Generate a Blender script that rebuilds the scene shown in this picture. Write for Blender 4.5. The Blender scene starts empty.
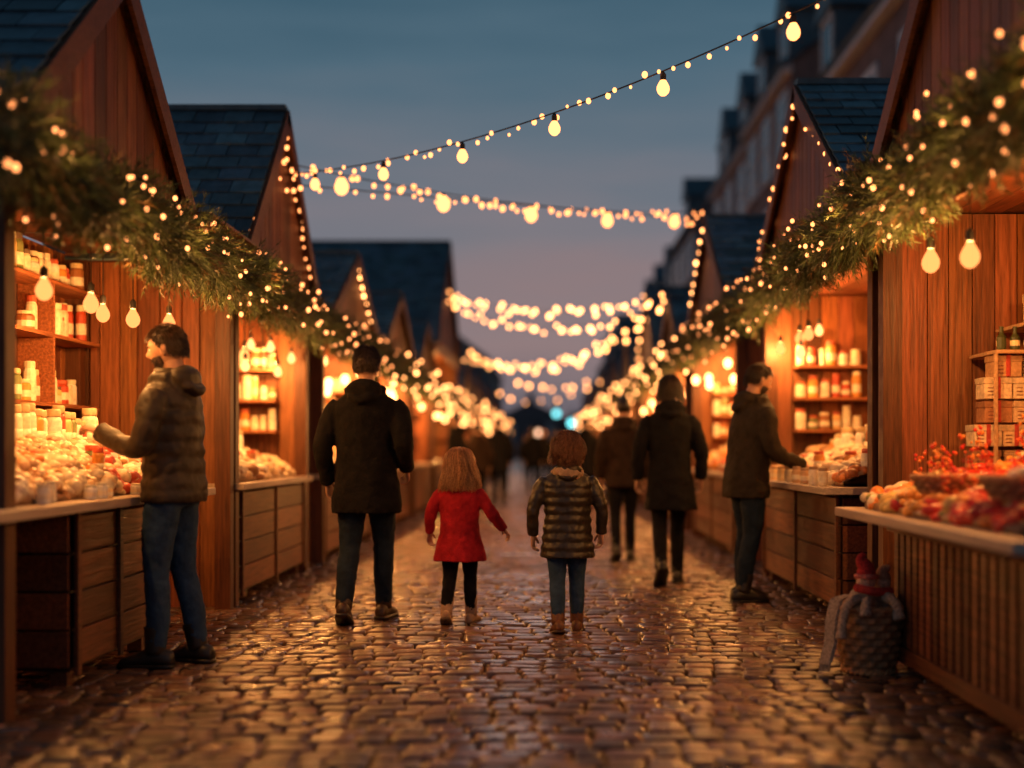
import bpy, math, random
import numpy as np
from mathutils import Vector, Matrix, noise
random.seed(7); rng=np.random.default_rng(7)
S=bpy.context.scene; C=S.collection
S.view_settings.view_transform='Standard'; S.view_settings.look='None'; S.view_settings.exposure=0
R=random.uniform

# ------------------------------------------------------------ materials
def newmat(name):
    m=bpy.data.materials.new(name); m.use_nodes=True
    nt=m.node_tree; b=nt.nodes['Principled BSDF']; return m,nt,b
def mat(name,col=(1,1,1),rough=.7,scale=(8,8,8),amt=.35,bump=.2,bscale=None,attr=False,spec=.5,metal=0,rvar=0,detail=3,sheen=0,bdist=.01):
    m,nt,b=newmat(name); N=nt.nodes; L=nt.links
    tc=N.new('ShaderNodeTexCoord'); mp=N.new('ShaderNodeMapping'); mp.inputs['Scale'].default_value=scale
    L.new(tc.outputs['Object'],mp.inputs['Vector'])
    nz=N.new('ShaderNodeTexNoise'); nz.inputs['Scale'].default_value=1; nz.inputs['Detail'].default_value=detail; nz.inputs['Roughness'].default_value=.65
    L.new(mp.outputs[0],nz.inputs['Vector'])
    mr=N.new('ShaderNodeMapRange'); mr.inputs['From Min'].default_value=.3; mr.inputs['From Max'].default_value=.7
    mr.inputs['To Min'].default_value=1-amt; mr.inputs['To Max'].default_value=1+amt
    L.new(nz.outputs['Fac'],mr.inputs['Value'])
    mx=N.new('ShaderNodeVectorMath'); mx.operation='SCALE'
    if attr:
        a=N.new('ShaderNodeAttribute'); a.attribute_name='Col'
        m2=N.new('ShaderNodeVectorMath'); m2.operation='MULTIPLY'; m2.inputs[1].default_value=col
        L.new(a.outputs['Color'],m2.inputs[0]); L.new(m2.outputs[0],mx.inputs[0])
    else: mx.inputs[0].default_value=col
    L.new(mr.outputs[0],mx.inputs['Scale']); L.new(mx.outputs[0],b.inputs['Base Color'])
    b.inputs['Roughness'].default_value=rough; b.inputs['Metallic'].default_value=metal
    b.inputs['Specular IOR Level'].default_value=spec
    if sheen: b.inputs['Sheen Weight'].default_value=sheen
    if rvar:
        r2=N.new('ShaderNodeMapRange'); r2.inputs['From Min'].default_value=.3; r2.inputs['From Max'].default_value=.7
        r2.inputs['To Min'].default_value=max(.05,rough-rvar); r2.inputs['To Max'].default_value=min(1,rough+rvar)
        n3=N.new('ShaderNodeTexNoise'); n3.inputs['Scale'].default_value=1.7; n3.inputs['Detail'].default_value=3
        L.new(tc.outputs['Object'],n3.inputs['Vector']); L.new(n3.outputs['Fac'],r2.inputs['Value']); L.new(r2.outputs[0],b.inputs['Roughness'])
    if bump:
        bp=N.new('ShaderNodeBump'); bp.inputs['Strength'].default_value=bump; bp.inputs['Distance'].default_value=bdist
        if bscale:
            n2=N.new('ShaderNodeTexNoise'); n2.inputs['Scale'].default_value=bscale; n2.inputs['Detail'].default_value=3
            L.new(tc.outputs['Object'],n2.inputs['Vector']); L.new(n2.outputs['Fac'],bp.inputs['Height'])
        else: L.new(nz.outputs['Fac'],bp.inputs['Height'])
        L.new(bp.outputs[0],b.inputs['Normal'])
    return m
def emis(name,col,st,samp=None):
    m=bpy.data.materials.new(name); m.use_nodes=True; nt=m.node_tree; nt.nodes.clear()
    e=nt.nodes.new('ShaderNodeEmission'); e.inputs[0].default_value=(*col,1); e.inputs[1].default_value=st
    o=nt.nodes.new('ShaderNodeOutputMaterial'); nt.links.new(e.outputs[0],o.inputs[0])
    if samp: m.cycles.emission_sampling=samp
    return m
WV=mat('wood_boards_vertical',(.25,.082,.029),.5,(60,60,3),.5,.4,attr=True,spec=.35)
WH=mat('wood_boards_lengthwise',(.20,.064,.025),.5,(60,3,60),.5,.4,attr=True,spec=.35)
WX=mat('wood_boards_crosswise',(.13,.043,.017),.55,(3,60,60),.45,.4,attr=True,spec=.3)
WT=mat('counter_top_wood',(.46,.36,.28),.36,(40,2,40),.25,.2,attr=True)
SLATE=mat('roof_slate',(.06,.10,.13),.5,(9,9,9),.35,.5,attr=True,spec=.5)
STONE=mat('cobblestone',(.145,.076,.047),.34,(14,14,14),.55,.8,bscale=38,attr=True,rvar=.16,spec=.65,bdist=.008,detail=4)
GREEN=mat('pine_needles',(.085,.12,.042),.5,(20,20,20),.2,0,attr=True,detail=1)
GOODS=mat('painted_goods',(1,1,1),.35,(30,30,30),.2,.1,attr=True)
MATTE=mat('matte_goods',(1,1,1),.75,(40,40,40),.3,.3,attr=True)
WIRE=mat('black_wire',(.02,.018,.016),.6,(10,10,10),.1,0)
BRICK=mat('dark_brick',(.22,.165,.155),.85,(3,3,3),.35,.3,attr=True)
GLASS=mat('window_glass',(.03,.04,.055),.08,(2,2,2),.2,0,spec=.8)
FRAME=mat('painted_frame',(.75,.75,.77),.6,(5,5,5),.1,0)
WARM=(1.0,.41,.10)
FAIRY=emis('fairy_bulb_glow',(1,.31,.09),4.4,'NONE')
FAIRYF=emis('far_bulb_glow',(1,.37,.11),13,'NONE')
def bulbmat():
    m=bpy.data.materials.new('lit_bulb_glass'); m.use_nodes=True; nt=m.node_tree; nt.nodes.clear()
    e=nt.nodes.new('ShaderNodeEmission'); e.inputs[0].default_value=(1,.27,.07,1); e.inputs[1].default_value=3.2
    t=nt.nodes.new('ShaderNodeBsdfTransparent'); mx=nt.nodes.new('ShaderNodeMixShader'); mx.inputs[0].default_value=.5
    o=nt.nodes.new('ShaderNodeOutputMaterial'); nt.links.new(t.outputs[0],mx.inputs[1]); nt.links.new(e.outputs[0],mx.inputs[2]); nt.links.new(mx.outputs[0],o.inputs[0])
    m.cycles.emission_sampling='NONE'; return m
BULB=bulbmat()

# ------------------------------------------------------------ mesh builder
def ico(sub):
    import bmesh
    bm=bmesh.new(); bmesh.ops.create_icosphere(bm,subdivisions=sub,radius=1)
    v=[tuple(x.co) for x in bm.verts]; f=[tuple(q.index for q in p.verts) for p in bm.faces]; bm.free(); return np.array(v),f
ICO1=ico(1); ICO2=ico(2); ICO3=ico(3)
class MB:
    def __init__(s): s.v=[];s.f=[];s.c=[];s.m=[]
    def add(s,V,F,col=(1,1,1),m=0):
        o=len(s.v); s.v.extend([tuple(v) for v in V]); s.f.extend([tuple(i+o for i in f) for f in F])
        s.c.extend([(*col,1)]*len(V)); s.m.extend([m]*len(F))
    def hexa(s,P,col=(1,1,1),m=0):
        s.add(P,[(0,3,2,1),(4,5,6,7),(0,1,5,4),(1,2,6,5),(2,3,7,6),(3,0,4,7)],col,m)
    def box(s,x0,x1,y0,y1,z0,z1,col=(1,1,1),m=0):
        if x0>x1:x0,x1=x1,x0
        s.hexa([(x0,y0,z0),(x1,y0,z0),(x1,y1,z0),(x0,y1,z0),(x0,y0,z1),(x1,y0,z1),(x1,y1,z1),(x0,y1,z1)],col,m)
    def obox(s,c,a,b,d,col=(1,1,1),m=0):
        c=Vector(c);P=[c-a-b-d,c+a-b-d,c+a+b-d,c-a+b-d,c-a-b+d,c+a-b+d,c+a+b+d,c-a+b+d]; s.hexa(P,col,m)
    def ball(s,c,r,col=(1,1,1),m=0,t=ICO2):
        if not hasattr(r,'__len__'): r=(r,r,r)
        s.add(t[0]*np.array(r)+np.array(c),t[1],col,m)
    def lathe(s,c,prof,n=12,col=(1,1,1),m=0,cols=None):
        V=[];F=[]
        for r,z in prof:
            for i in range(n):
                a=2*math.pi*i/n; V.append((c[0]+r*math.cos(a),c[1]+r*math.sin(a),c[2]+z))
        for j in range(len(prof)-1):
            for i in range(n):
                k=(i+1)%n; F.append((j*n+i,j*n+k,(j+1)*n+k,(j+1)*n+i))
        F.append(tuple(range(n))[::-1]); F.append(tuple((len(prof)-1)*n+i for i in range(n)))
        s.add(V,F,col,m)
    def rings(s,Rg,col=(1,1,1),m=0):
        n=len(Rg[0]);V=[p for r in Rg for p in r];F=[]
        for j in range(len(Rg)-1):
            for i in range(n):
                k=(i+1)%n; F.append((j*n+i,j*n+k,(j+1)*n+k,(j+1)*n+i))
        F.append(tuple(range(n))[::-1]); F.append(tuple((len(Rg)-1)*n+i for i in range(n)))
        s.add(V,F,col,m)
    def tube(s,pts,rad,n=14,sub=5,col=(1,1,1),m=0,puff=None,flat=None):
        P=[Vector(p) for p in pts]; out=[];rr=[]
        for i in range(len(P)-1):
            p0=P[max(i-1,0)];p1=P[i];p2=P[i+1];p3=P[min(i+2,len(P)-1)]
            for j in range(sub):
                t=j/sub
                out.append(.5*((2*p1)+(p2-p0)*t+(2*p0-5*p1+4*p2-p3)*t*t+(3*p1-p0-3*p2+p3)*t**3)); rr.append(rad[i]*(1-t)+rad[i+1]*t)
        out.append(P[-1]);rr.append(rad[-1])
        Rg=[];L=0;u=None
        for i,p in enumerate(out):
            T=(out[min(i+1,len(out)-1)]-out[max(i-1,0)]).normalized()
            if u is None: u=T.orthogonal().normalized()
            u=(u-T*u.dot(T)).normalized(); w=T.cross(u)
            if i: L+=(p-out[i-1]).length
            r=rr[i]
            if puff: r*=1+puff[1]*(abs(math.sin(math.pi*L/puff[0]))-.5)
            Rg.append([p+(u*math.cos(2*math.pi*k/n)+w*math.sin(2*math.pi*k/n))*r for k in range(n)])
        s.rings(Rg,col,m)
    def obj(s,name,mats,parent=None,smooth=False,bevel=0,remesh=0,disp=0,loc=None,nscale=.07):
        me=bpy.data.meshes.new(name); me.from_pydata(s.v,[],s.f)
        for mm in (mats if isinstance(mats,(list,tuple)) else [mats]): me.materials.append(mm)
        me.polygons.foreach_set('material_index',s.m)
        ca=me.color_attributes.new('Col','FLOAT_COLOR','POINT'); ca.data.foreach_set('color',np.array(s.c,dtype=np.float32).ravel())
        me.polygons.foreach_set('use_smooth',[smooth]*len(s.f)); me.update()
        o=bpy.data.objects.new(name,me); C.objects.link(o)
        if parent: o.parent=parent
        if loc: o.location=loc
        if bevel:
            b=o.modifiers.new('b','BEVEL'); b.width=bevel; b.segments=1; b.limit_method='ANGLE'
        if remesh:
            r=o.modifiers.new('r','REMESH'); r.mode='VOXEL'; r.voxel_size=remesh; r.use_smooth_shade=True
            q=o.modifiers.new('s','SMOOTH'); q.iterations=2; q.factor=.5
        if disp:
            tx=bpy.data.textures.new('n','CLOUDS'); tx.noise_scale=nscale; tx.noise_depth=2
            d=o.modifiers.new('d','DISPLACE'); d.texture=tx; d.strength=disp; d.mid_level=.5; d.texture_coords='LOCAL'
        return o
def empty(name,loc=(0,0,0)):
    e=bpy.data.objects.new(name,None); e.empty_display_size=.2; C.objects.link(e); e.location=loc; return e
def curveobj(name,splines,rad,m,parent=None,radii=None):
    cu=bpy.data.curves.new(name,'CURVE'); cu.dimensions='3D'; cu.bevel_depth=rad; cu.bevel_resolution=0
    for pts in splines:
        sp=cu.splines.new('POLY'); sp.points.add(len(pts)-1)
        a=np.ones((len(pts),4),dtype=np.float32); a[:,:3]=np.array([tuple(p) for p in pts]); sp.points.foreach_set('co',a.ravel())
        sp.points.foreach_set('radius',np.linspace(1,.35,len(pts)) if radii else np.ones(len(pts)))
    cu.materials.append(m); o=bpy.data.objects.new(name,cu); C.objects.link(o)
    if parent:o.parent=parent
    return o
def light(loc,w,rad=0.0,name='bulb_light',parent=None,col=WARM):
    l=bpy.data.lights.new(name,'POINT'); l.energy=w; l.color=col; l.shadow_soft_size=rad
    o=bpy.data.objects.new(name,l); C.objects.link(o); o.location=loc
    if parent:o.parent=parent
    return o

# ------------------------------------------------------------ ground
def ground():
    mb=MB(); mb.add([(-400,-60,-.035),(400,-60,-.035),(400,900,-.035),(-400,900,-.035)],[(0,1,2,3)])
    m,nt,b=newmat('dark_paving'); N=nt.nodes;L=nt.links
    tc=N.new('ShaderNodeTexCoord'); v=N.new('ShaderNodeTexVoronoi'); v.inputs['Scale'].default_value=5.5; v.feature='DISTANCE_TO_EDGE'
    L.new(tc.outputs['Object'],v.inputs['Vector'])
    cr=N.new('ShaderNodeMapRange'); cr.inputs['From Max'].default_value=.1; L.new(v.outputs['Distance'],cr.inputs['Value'])
    mx=N.new('ShaderNodeMix'); mx.data_type='RGBA'; mx.inputs[6].default_value=(.02,.012,.009,1); mx.inputs[7].default_value=(.11,.06,.04,1)
    L.new(cr.outputs[0],mx.inputs[0]); L.new(mx.outputs[2],b.inputs['Base Color'])
    bp=N.new('ShaderNodeBump'); bp.inputs['Strength'].default_value=.8; bp.inputs['Distance'].default_value=.03; L.new(cr.outputs[0],bp.inputs['Height']); L.new(bp.outputs[0],b.inputs['Normal'])
    b.inputs['Roughness'].default_value=.4
    mb.obj('ground',m)
def cobbles():
    V=[];F=[];Cc=[]
    y=2.6
    while y<34:
        d=R(.10,.155); x=-3.9+R(-.1,.1)
        while x<3.9:
            w=R(.09,.2); g=.004
            h=R(-.006,.006); tx=R(-.028,.028); ty=R(-.034,.034)
            cx=x+w/2
            def wy(q): return .05*math.sin(q*1.1+y*.35)+.022*math.sin(q*2.7+y*1.3)
            a=w/2-g; b=d/2-g; c=.016
            out=[(-a+c,-b),(a-c,-b),(a,-b+c),(a,b-c),(a-c,b),(-a+c,b),(-a,b-c),(-a,-b+c)]
            out=[(p[0]+R(-.01,.01),p[1]+R(-.01,.01)) for p in out]
            o=len(V); base=R(.4,1.45); tint=(base*R(.95,1.12),base,base*R(.85,1.05),1)
            for (sc,z) in ((1,-.04),(1,-.009),(.9,-.001),(.6,.0012)):
                for p in out:
                    px,py=p[0]*sc,p[1]*sc; V.append((cx+px,y+d/2+wy(cx+px)+py,z+h+px*tx+py*ty))
            V.append((cx,y+d/2+wy(cx),.0016+h)); Cc+= [tint]*33
            for r in range(3):
                for i in range(8):
                    k=(i+1)%8; F.append((o+r*8+i,o+r*8+k,o+r*8+8+k,o+r*8+8+i))
            for i in range(8): F.append((o+24+i,o+24+(i+1)%8,o+32))
            x+=w
        y+=d
    mb=MB(); mb.v=V; mb.f=F; mb.c=Cc; mb.m=[0]*len(F); mb.obj('cobblestone_street',STONE,smooth=True)
ground(); cobbles()

# ------------------------------------------------------------ stalls
def boardtint(): 
    k=R(.5,1.35); return (k,k*R(.88,1.12),k*R(.85,1.15))
def stall(name,side,xf,y0,y1,eave,ridge,depth=1.15,cy=None,bu=0,tu=-.1,tz=.88,bev=.004,farwall=True,nearwall=True,canopy=None,shelves=True,panel='h',over=.08,zsh=(1.42,1.86,2.2)):
    E=empty(name,(side*xf,(y0+y1)/2,0)); ox,oy=side*xf,(y0+y1)/2
    X=lambda u: side*u
    Y=lambda y: y-oy
    yb=canopy if canopy else y1
    wb=MB()
    for (u,y) in ((0,y0),(0,yb-.11),(depth-.1,y0),(depth-.1,yb-.11)):
        wb.box(X(u),X(u+.11),Y(y),Y(y+.11),0,eave,(.4,.4,.4),0)
    y=y0+.11
    while y<yb-.11:
        w=min(R(.12,.17),yb-.11-y); wb.box(X(depth+.003),X(depth+.03),Y(y),Y(y+w-.006),0,eave-.01,boardtint(),0); y+=w
    wb.box(X(depth+.033),X(depth+.045),Y(y0),Y(yb),0,eave-.01,(.3,.3,.3),0)
    for ok,yy in ((nearwall,y0+.02),(farwall,yb-.055)):
        if not ok: continue
        u=.113
        while u<depth-.103:
            w=min(R(.12,.17),depth-.103-u); wb.box(X(u),X(u+w-.006),Y(yy),Y(yy+.025),0,eave-.01,boardtint(),0); u+=w
        wb.box(X(.113),X(depth-.1),Y(yy+.0265),Y(yy+.034),0,eave-.01,(.5,.5,.5),0)
    ym=(y0+y1)/2; y=y0-.05
    zt=lambda q: eave+(ridge-eave)*(1-abs(q-ym)/((y1-y0)/2+.05))-.02
    while y<y1+.05:
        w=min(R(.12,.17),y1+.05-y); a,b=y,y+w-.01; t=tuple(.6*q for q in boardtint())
        cuts=[a,b] if not(a<ym<b) else [a,ym,b]
        for q0,q1 in zip(cuts[:-1],cuts[1:]):
            x0,x1=X(-.03),X(-.008)
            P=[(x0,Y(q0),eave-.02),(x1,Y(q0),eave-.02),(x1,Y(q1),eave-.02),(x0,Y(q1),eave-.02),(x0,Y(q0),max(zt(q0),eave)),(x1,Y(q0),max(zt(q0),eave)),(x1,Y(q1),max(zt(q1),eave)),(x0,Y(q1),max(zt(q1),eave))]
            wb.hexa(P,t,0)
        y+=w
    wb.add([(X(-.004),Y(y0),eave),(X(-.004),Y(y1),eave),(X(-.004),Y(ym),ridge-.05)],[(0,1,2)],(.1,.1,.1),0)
    wb.add([(X(depth+.05),Y(y0),eave),(X(depth+.05),Y(y1),eave),(X(depth+.05),Y(ym),ridge-.03)],[(0,1,2)],(.6,.6,.6),0)
    wb.obj('walls',WV,E,bevel=bev)
    hb=MB()
    hb.box(X(-.033),X(-.003),Y(y0-.05),Y(yb+.05),eave-.2,eave-.023,(.6,.6,.6),0)
    u=.0
    while u<depth:
        hb.box(X(u+.003),X(min(u+.14,depth)),Y(y0),Y(yb),eave+.001,eave+.02,boardtint(),0); u+=.143
    if canopy: hb.box(X(-.2),X(depth),Y(y1),Y(canopy+.05),eave+.03,eave+.05,(.5,.5,.5),0)
    if cy:
        c0,c1=cy
        dk=lambda: tuple(.75*q for q in boardtint())
        hb.box(X(bu+.03),X(bu+.5),Y(c0+.03),Y(c1-.03),.08,tz-.06,(.1,.1,.1),0)
        if panel=='h':
            n=4; hh=(tz-.06-.1)/n
            for i in range(n):
                for j in range(2):
                    a=c0+.05+(c1-c0-.1)*j/2; b=c0+.05+(c1-c0-.1)*(j+1)/2
                    hb.box(X(bu+.005),X(bu+.029),Y(a+.02),Y(b-.02),.1+i*hh,.1+(i+1)*hh-.012,dk(),0)
                hb.box(X(bu+.031),X(bu+.499),Y(c0+.008),Y(c0+.029),.1+i*hh,.1+(i+1)*hh-.012,dk(),0)
            for j in range(3):
                a=c0+.03+(c1-c0-.1)*j/2; hb.box(X(bu-.012),X(bu+.004),Y(a),Y(a+.05),.06,tz-.05,(.6,.6,.6),0)
        else:
            a=c0
            while a<c1-.05:
                hb.box(X(bu-.006),X(bu+.022),Y(a),Y(a+.075),.1,tz-.05,dk(),0); a+=.11
            hb.box(X(bu-.022),X(bu-.007),Y(c0),Y(c1),.06,.14,(.6,.6,.6),0); hb.box(X(bu-.022),X(bu-.007),Y(c0),Y(c1),tz-.12,tz-.046,(.6,.6,.6),0)
        for yy in (c0+.05,c1-.13):
            for uu in (bu+.05,bu+.4): hb.box(X(uu),X(uu+.08),Y(yy),Y(yy+.08),0,.08,(.5,.5,.5),0)
    if shelves:
        for z in zsh:
            hb.box(X(depth-.24),X(depth-.001),Y(y0+.12),Y(yb-.12),z-.025,z,(1.6,1.7,1.7),0)
            if farwall and z<2.1: hb.box(X(.25),X(depth-.25),Y(yb-.3),Y(yb-.06),z-.025,z,(1.6,1.7,1.7),0)
        q=y0+.7
        while q<yb-.2:
            hb.box(X(depth-.235),X(depth-.002),Y(q),Y(q+.022),.9,2.175,(1.4,1.5,1.5),0); q+=.75
    hb.obj('timber_frame_and_counter',WH,E,bevel=bev)
    if cy:
        tb=MB(); ty0=max(y0-.1,cy[0]-.15); tb.box(X(tu),X(bu+.55),Y(ty0 if not canopy else 4.95),Y((cy[1]+.1) if not canopy else 8.3),tz-.045,tz,(1,1,1),0); tb.obj('counter_top',WT,E,bevel=bev)
    rb=MB(); db=MB()
    half=(y1-y0)/2+.12; rise=(ridge-eave)*half/((y1-y0)/2+.05); sl=math.hypot(half,rise)
    for sg in (-1,1):
        dr=Vector((0,sg*half/sl,-rise/sl)); nrm=Vector((0,sg*rise/sl,half/sl)); ax=Vector((1,0,0))
        top=Vector((0,0,ridge)); L=over+depth+.2; cxm=side*(L/2-over)
        c=top+dr*sl/2+nrm*.015; c.x=cxm
        db.obox(c,ax*L/2,dr*sl/2,nrm*.012,(.45,.45,.45),0)
        nr=max(3,int(sl/.17)); rh=sl/nr
        for i in range(nr):
            q=-(i%2)*.12
            while q<L:
                w=.24; a=max(q,0); b=min(q+w,L)
                if b-a>.03:
                    cc=top+dr*(rh*(i+.5)+.015+R(-.006,.006))+nrm*(.045+R(-.003,.003)); cc.x=side*((a+b)/2-over)
                    tilt=(dr+nrm*.07).normalized(); k=R(.5,1.5)
                    rb.obox(cc,ax*((b-a)/2-.004),tilt*(rh/2+.02),tilt.cross(ax).normalized()*.007,(k,k*R(.92,1.08),k),0)
                q+=w
        cc=top+dr*sl/2-nrm*.03; cc.x=side*(-over-.013)
        db.obox(cc,ax*.012,dr*(sl/2+.02),nrm*.065,(.8,.8,.8),0)
    rb.box(X(-over),X(depth+.2),-.06,.06,ridge+.03,ridge+.075,(.8,.8,.8),0)
    rb.obj('slate_roof',SLATE,E); db.obj('barge_boards',WX,E)
    return E
XL,XR=2.2,1.95
ZS=(1.3,1.58,1.86,2.12)
stall('wooden_market_stall',-1,XL,5.3,7.8,2.5,3.55,cy=(6.07,7.38),canopy=9.2,farwall=False)
stall('wooden_market_stall',-1,XL,9.25,12.1,2.5,3.87,cy=(9.4,11.9),tu=-.06,zsh=ZS)
stall('wooden_market_stall',-1,XL,12.9,16.6,2.45,3.3,cy=(13,16.4),bev=0,zsh=ZS)
stall('wooden_market_stall',-1,XL,17.3,21.2,2.5,3.4,cy=(17.5,21),bev=0)
stall('large_wooden_market_hall',-1,XL,25.8,32.6,3.3,5.75,depth=2.9,cy=(26,32),bev=0)
for a in (34,39,44.5,50,56,62): stall('wooden_market_stall',-1,XL,a,a+4,2.5,3.7,cy=(a+.2,a+3.8),bev=0)
stall('wooden_market_stall',-1,XL,21.9,25.3,2.5,3.4,cy=(22,25),bev=0)
stall('wooden_market_stall',1,XR,4.1,7.6,2.5,3.9,cy=(4.4,6.76),bu=-.15,tu=-.42,tz=.82,panel='v',shelves=False)
stall('wooden_market_stall',1,XR,7.75,11.6,2.5,3.8,cy=(8.4,11.3),bu=-.05,tu=-.18,zsh=ZS)
stall('wooden_market_stall',1,XR,13.2,17.2,2.5,3.8,cy=(13.4,17),bev=0,zsh=ZS)
stall('wooden_market_stall',1,XR,18.1,21.3,2.5,3.4,cy=(18.2,21.2),bev=0)
stall('wooden_market_stall',1,XR,22,26.4,2.6,4.1,cy=(22.2,26.2),bev=0)
for a in (28,33,38.5,44,50,56,62): stall('wooden_market_stall',1,XR,a,a+4,2.5,3.8,cy=(a+.2,a+3.8),bev=0)

# ------------------------------------------------------------ hanging bulbs
SMALLB=emis('small_bulb_glow',(1,.30,.085),4.5,'NONE')
def hangbulb(x,y,z,top,w=14,r=.04,lit=True):
    w*=3.9
    E=empty('hanging_light_bulb',(x,y,z)); mb=MB()
    prof=[(.004,-1.25),(.45,-1.12),(.85,-.7),(1,-.2),(.95,.25),(.72,.75),(.45,1.2),(.36,1.5)]
    mb.lathe((0,0,0),[(a*r,b*r) for a,b in prof],14); mb.obj('glass',BULB if lit else SMALLB,E,smooth=True)
    m2=MB(); m2.lathe((0,0,0),[(.4*r,1.48*r),(.45*r,1.6*r),(.45*r,2.5*r),(.2*r,2.8*r),(.003,2.9*r),(.0025,top-z)],10); m2.obj('socket_and_cord',WIRE,E,smooth=True)
    if lit: light((0,0,-.005),w,.010 if y<9 else 0,'filament_light',E)
for p in ((-2.35,6.1,1.87),(-2.36,6.76,1.88),(-2.6,7.65,1.92),(-2.36,7.45,1.87),(-2.37,8.2,1.92)): hangbulb(*p,2.5,15)
for p in ((-2.5,9.9,1.95),(-2.45,10.6,1.9),(-2.6,11.0,1.88),(-2.45,11.6,1.9)): hangbulb(*p,2.5,18)
for p in ((-2.35,10.2,1.78),(-2.3,10.9,1.98),(-2.32,11.3,1.8),(-2.6,11.5,2.05),(-2.3,11.8,1.95),(2.3,10.9,2.12),(2.05,10.4,1.9)): hangbulb(*p,2.5,0,.036,lit=False)
for p in ((1.93,6.5,2.06),(1.93,5.9,2.0)): hangbulb(*p,2.5,17,.045)
hangbulb(2.45,5.0,2.1,2.5,28,.04)  # extra bulb outside the camera view, added to brighten the fruit display
for p in ((2.05,11.3,2.0),(2.1,10.7,2.04),(2.05,10.1,2.02),(2.4,9.2,2.0)): hangbulb(*p,2.5,17)
def farbulbs():
    mb=MB()
    for side,xf,lst in ((-1,XL,[(12.9,16.6),(17.3,21.2),(21.9,25.3),(25.8,32.6)]+[(a,a+4) for a in (34,39,44.5,50,56,62)]),(1,XR,[(13.2,17.2),(18.1,21.3),(22,26.4)]+[(a,a+4) for a in (28,33,38.5,44,50,56,62)])):
        for a,b in lst:
            n=8 if a<22 else 5
            for i in range(n):
                y=a+(b-a)*(i+.5)/n; x=side*(xf+R(.0,.5)); z=R(1.8,2.15)
                mb.ball((x,y,z),(.045,.045,.058)); 
            nl=2 if a<26 else 1
            for j in range(nl):
                light((side*(xf+.35),a+(b-a)*(j+.5)/nl,2.2),135 if nl==2 else 225)
    mb.obj('distant_stall_bulbs',FAIRYF,smooth=True)
farbulbs()

# ------------------------------------------------------------ goods
CREAM=[(.8,.66,.45),(.75,.55,.33),(.85,.76,.6),(.6,.38,.2),(.8,.6,.36)]
MIXED=CREAM*2+[(.75,.25,.06),(.5,.08,.04),(.35,.16,.07),(.45,.22,.08)]
REDS=[(.62,.04,.02),(.8,.26,.04),(.85,.36,.06),(.5,.03,.02),(.75,.5,.15),(.8,.65,.42),(.25,.25,.06),(.8,.3,.05)]
JC=[(.8,.7,.5),(.85,.78,.62),(.5,.07,.03),(.7,.3,.06),(.35,.14,.05),(.75,.5,.2),(.85,.8,.7),(.2,.22,.08)]
def jar(mb,x,y,z,r,h,col,cap):
    mb.lathe((x,y,z),[(r*.9,0),(r,h*.06),(r,h*.72),(r*.8,h*.82)],12,col)
    mb.lathe((x,y,z+h*.2),[(r*1.012,0),(r*1.012,h*.3)],12,(.8,.72,.55))
    mb.lathe((x,y,z+h*.82+.0005),[(r*.85,0),(r*.88,h*.03),(r*.88,h*.14),(r*.8,h*.17)],12,cap)
def shelf_goods(side,xf,y0,y1,depth=1.15,far=False,zs=(.95,1.42,1.86,2.2)):
    mb=MB()
    for i,z in enumerate(zs):
        gap=(zs[i+1]-z-.04) if i+1<len(zs) else .26
        y=y0+.2
        while y<y1-.2:
            r=R(.032,.058); h=min(R(.12,.26),gap)
            if R(0,1)<.93:
                jar(mb,side*(xf+depth-R(.08,.15)),y,z,r,h,random.choice(JC),random.choice([(.5,.1,.05),(.7,.55,.3),(.15,.1,.07),(.8,.7,.5)]))
            y+=r*2+R(.003,.03)
        if far and 1<z<2.1:
            u=.3
            while u<depth-.28:
                r=R(.03,.05); jar(mb,side*(xf+u),y1-.17,z,r,min(gap,R(.12,.24)),random.choice(JC),random.choice([(.5,.1,.05),(.8,.7,.5)])); u+=2*r+.012
    mb.obj('jars_on_shelves',GOODS,smooth=False)
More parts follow.
